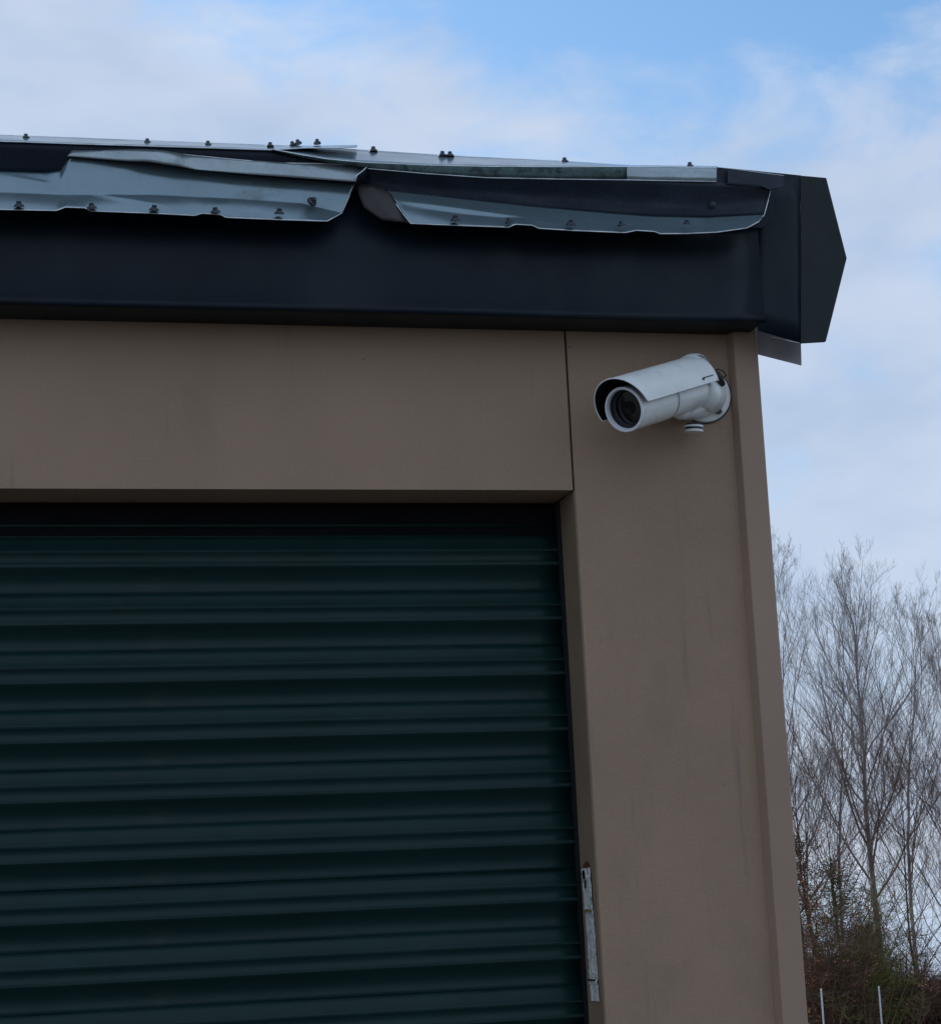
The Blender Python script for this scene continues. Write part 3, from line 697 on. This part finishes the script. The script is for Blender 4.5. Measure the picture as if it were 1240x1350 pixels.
place_tree(1118, 742, 96, 11, 'tall grey bare tree whose straight trunk rises midway between wall and picture edge', nlimb=28, r=.2, lo=.3)
place_tree(1010, 722, 92, 5, 'bare tree half hidden behind the taupe corner wall', group=None, nlimb=20, r=.15, spread=.8)
place_tree(1163, 752, 99, 8, 'bare tree with dense upswept twigs just right of the tall grey one', nlimb=20, r=.13, lo=.3)
place_tree(1070, 765, 101, 21, 'slender bare tree between the corner wall and the tall grey one', nlimb=14, r=.10)
place_tree(1212, 815, 95, 14, 'lower bare tree near the right picture edge', nlimb=16, r=.12)
place_tree(1252, 800, 98, 17, 'bare tree cut by the right picture edge', nlimb=16, r=.14)
place_tree(1062, 985, 90, 31, 'short dark twisted tree above the evergreens beside the wall', bark=BARKD, twig=BRUSH, nlimb=22, r=.13, lo=.3, spread=1.2, up=.05)
place_tree(1098, 1020, 94, 37, 'short brown bare tree in front of the tall grey trunk', bark=BARKD, twig=BRUSH, nlimb=22, r=.09, lo=.2, spread=1.2, up=.07)
place_tree(1185, 1010, 91, 41, 'small brown crooked tree at the right with reddish twigs', bark=BARKD, twig=BRUSH, nlimb=20, r=.08, lo=.2, spread=1.2, up=.08)
place_tree(1228, 1050, 93, 43, 'small thin tree with reddish twigs at the right picture edge', bark=BARKD, twig=BRUSH, nlimb=20, r=.08, lo=.2, spread=1.2, up=.08)

LEAFC = [at(1056, 1168, 87), at(1062, 1180, 87), at(1074, 1280, 87), at(1092, 1145, 88), at(1205, 1200, 91), at(1135, 1150, 88)]
def thicket(px, ytop, Y, w, seed, label, m=BRUSH, n=70, leaf=None, nleaf=0, name='shrub'):
    rng = random.Random(seed); t = at(px, ytop, Y); zb = ground_z(t.x, Y); H = t.z-zb
    E = empty(name, (t.x, Y, zb)); tag(E, label, 'shrub')
    VS, FS, LV, LF = [], [], [], []
    for k in range(n):
        x = rng.gauss(0, w*.38); hh = H*rng.uniform(.45, 1.05)*max(.35, 1-(abs(x)/w)**2*.8)
        q, qr = grow(Vector((x*.7, rng.gauss(0, w*.3), 0)), Vector((x*.12+rng.gauss(0, .25), rng.gauss(0, .25), 1)), hh, rng.uniform(.015, .04), .008, 8, .12, .03, rng)
        strand(VS, FS, q, qr, 3)
        for j in range(16):
            i = rng.randint(2, 7); dd = Vector((rng.gauss(0, 1), rng.gauss(0, 1), rng.uniform(-.1, 1.1))).normalized()
            s, sr = grow(q[i], dd, hh*rng.uniform(.12, .32), .012, .005, 4, .18, .06, rng); strand(VS, FS, s, sr, 3)
            for g_ in range(3):
                dd = Vector((rng.gauss(0, 1), rng.gauss(0, 1), rng.gauss(.4, .8))).normalized()
                s2, s2r = grow(s[rng.randint(1, 4)], dd, hh*rng.uniform(.05, .13), .008, .004, 3, .2, .03, rng); strand(VS, FS, s2, s2r, 3)
            if leaf and rng.random() < nleaf*(8 if any((E.location+s[2]-c_).length < .75 for c_ in LEAFC) else .25):
                for g_ in range(9):
                    c_ = s[rng.randint(1, 4)]+Vector((rng.gauss(0, .10), rng.gauss(0, .10), rng.gauss(0, .14))); a_ = Vector((rng.gauss(0, 1), rng.gauss(0, 1), rng.gauss(0, 1))).normalized()*.07
                    b_ = a_.orthogonal().normalized()*.03; k0 = len(LV); LV += [c_-a_, c_+b_, c_+a_, c_-b_]; LF.append((k0, k0+1, k0+2, k0+3))
    me = bpy.data.meshes.new('branches'); me.from_pydata([tuple(v) for v in VS], [], FS); me.materials.append(m)
    o = bpy.data.objects.new('branches', me); COL.objects.link(o); o.parent = E
    if LV:
        me = bpy.data.meshes.new('leaves'); me.from_pydata([tuple(v) for v in LV], [], LF); me.materials.append(leaf)
        o = bpy.data.objects.new('leaves', me); COL.objects.link(o); o.parent = E
    return E
thicket(1068, 1085, 87, 2.2, 61, 'brown shrub with orange dry leaves against the corner wall', BRUSH, 70, DRY, .30)
thicket(1118, 1140, 88, 2.4, 62, 'mossy olive stemmed shrub before the evergreens', OLIVE, 80, DRY, .12)
thicket(1168, 1190, 90, 2.2, 63, 'dark brown shrub behind the middle fence post', BRUSH, 70, DRY, .08)
thicket(1205, 1262, 92.5, 2.4, 64, 'low reddish brown shrub right of the middle fence post', BRUSH, 80)
thicket(1246, 1258, 91.5, 2.2, 65, 'reddish brown shrub at the right picture edge', BRUSH, 80)
thicket(1098, 1255, 89, 2.6, 66, 'low tangled shrub behind the left fence post', BRUSH, 80, DRY, .04)
thicket(1190, 1290, 94.5, 3.2, 68, 'dense low bramble filling the foot of the right trees', BRUSH, 110)
thicket(1140, 1270, 95, 3.2, 69, 'dense low bramble at the foot of the tall grey tree', BRUSH, 110)

def conifer(px, ytop, Y, w, seed, label):
    rng = random.Random(seed); t = at(px, ytop, Y); zb = ground_z(t.x, Y); H = t.z-zb
    E = empty('evergreen_tree', (t.x, Y, zb)); tag(E, label, 'tree')
    TV, TF = [], []; q, qr = grow(Vector((0, 0, 0)), Vector((0, 0, 1)), H, .11, .02, 8, .02, .05, rng); strand(TV, TF, q, qr, 6)
    NV, NF = [], []
    for k in range(120):
        tt = rng.uniform(.08, 1.0)**.95; az = rng.uniform(0, 6.283); ln = w*(1.35-tt)*rng.uniform(.5, 1.15)
        p = q[min(7, int(tt*8))].copy(); p.z = tt*H
        b, br = grow(p, Vector((math.cos(az), math.sin(az), rng.uniform(-.1, .45))), ln, .02, .006, 6, .1, -.01, rng); strand(TV, TF, b, br, 3)
        for i in range(1, 7):
            for g_ in range(9):
                c_ = b[i]+Vector((rng.gauss(0, .24), rng.gauss(0, .24), rng.gauss(-.02, .2)))
                a_ = (Vector((math.cos(az), math.sin(az), .1))+Vector((rng.gauss(0, .7), rng.gauss(0, .7), rng.gauss(0, .5)))).normalized()*rng.uniform(.06, .14)
                b_ = a_.orthogonal().normalized()*.022; k0 = len(NV); NV += [c_-a_, c_+b_, c_+a_, c_-b_]; NF.append((k0, k0+1, k0+2, k0+3))
    for nm, vv, ff, mm in (('trunk', TV, TF, OLIVE), ('crown', NV, NF, NEED)):
        me = bpy.data.meshes.new(nm); me.from_pydata([tuple(v) for v in vv], [], ff); me.materials.append(mm)
        o = bpy.data.objects.new(nm, me); COL.objects.link(o); o.parent = E
conifer(1052, 1105, 91, 2.1, 71, 'dark evergreen tree directly beside the corner wall')
conifer(1096, 1140, 93, 2.3, 72, 'dark evergreen tree left of the tall grey trunk')
conifer(1145, 1225, 94, 1.9, 73, 'low dark evergreen tree right of the tall grey trunk')

# ------------------------------------------------------------------ fence posts
t0 = at(1082, 1305, 84); t1 = at(1158, 1301.5, 84); stp = (t1-t0)
FE = empty('wire_fence', (t0.x, 84, ground_z(t0.x, 84))); tag(FE, 'wire fence on pale galvanised posts in front of the thicket', 'fence')
for k in range(-6, 7):
    p = t0+stp*(k+(.12 if k > 1 else 0)); zg = ground_z(p.x, p.y)-.1
    bm = bmesh.new(); bmesh.ops.create_cone(bm, segments=10, radius1=.036, radius2=.036, depth=p.z-zg, cap_ends=True)
    bmesh.ops.create_uvsphere(bm, u_segments=8, v_segments=5, radius=.040, matrix=Matrix.Translation((0, 0, (p.z-zg)/2)))
    me = bpy.data.meshes.new('post'); bm.to_mesh(me); bm.free(); me.materials.append(POST)
    o = bpy.data.objects.new('post', me); COL.objects.link(o); o.parent = FE; o.location = (p.x-t0.x, p.y-84, (p.z+zg)/2-FE.location.z)
for h in (.15, .75, 1.3):
    a = t0+stp*-6-FE.location; b = t0+stp*6-FE.location; a.z -= h; b.z -= h
    vs_, fs_ = tube_data([a, b], .0016, 4); me = bpy.data.meshes.new('wire'); me.from_pydata([tuple(v) for v in vs_], [], fs_); me.materials.append(WIRE)
    o = bpy.data.objects.new('wire', me); COL.objects.link(o); o.parent = FE
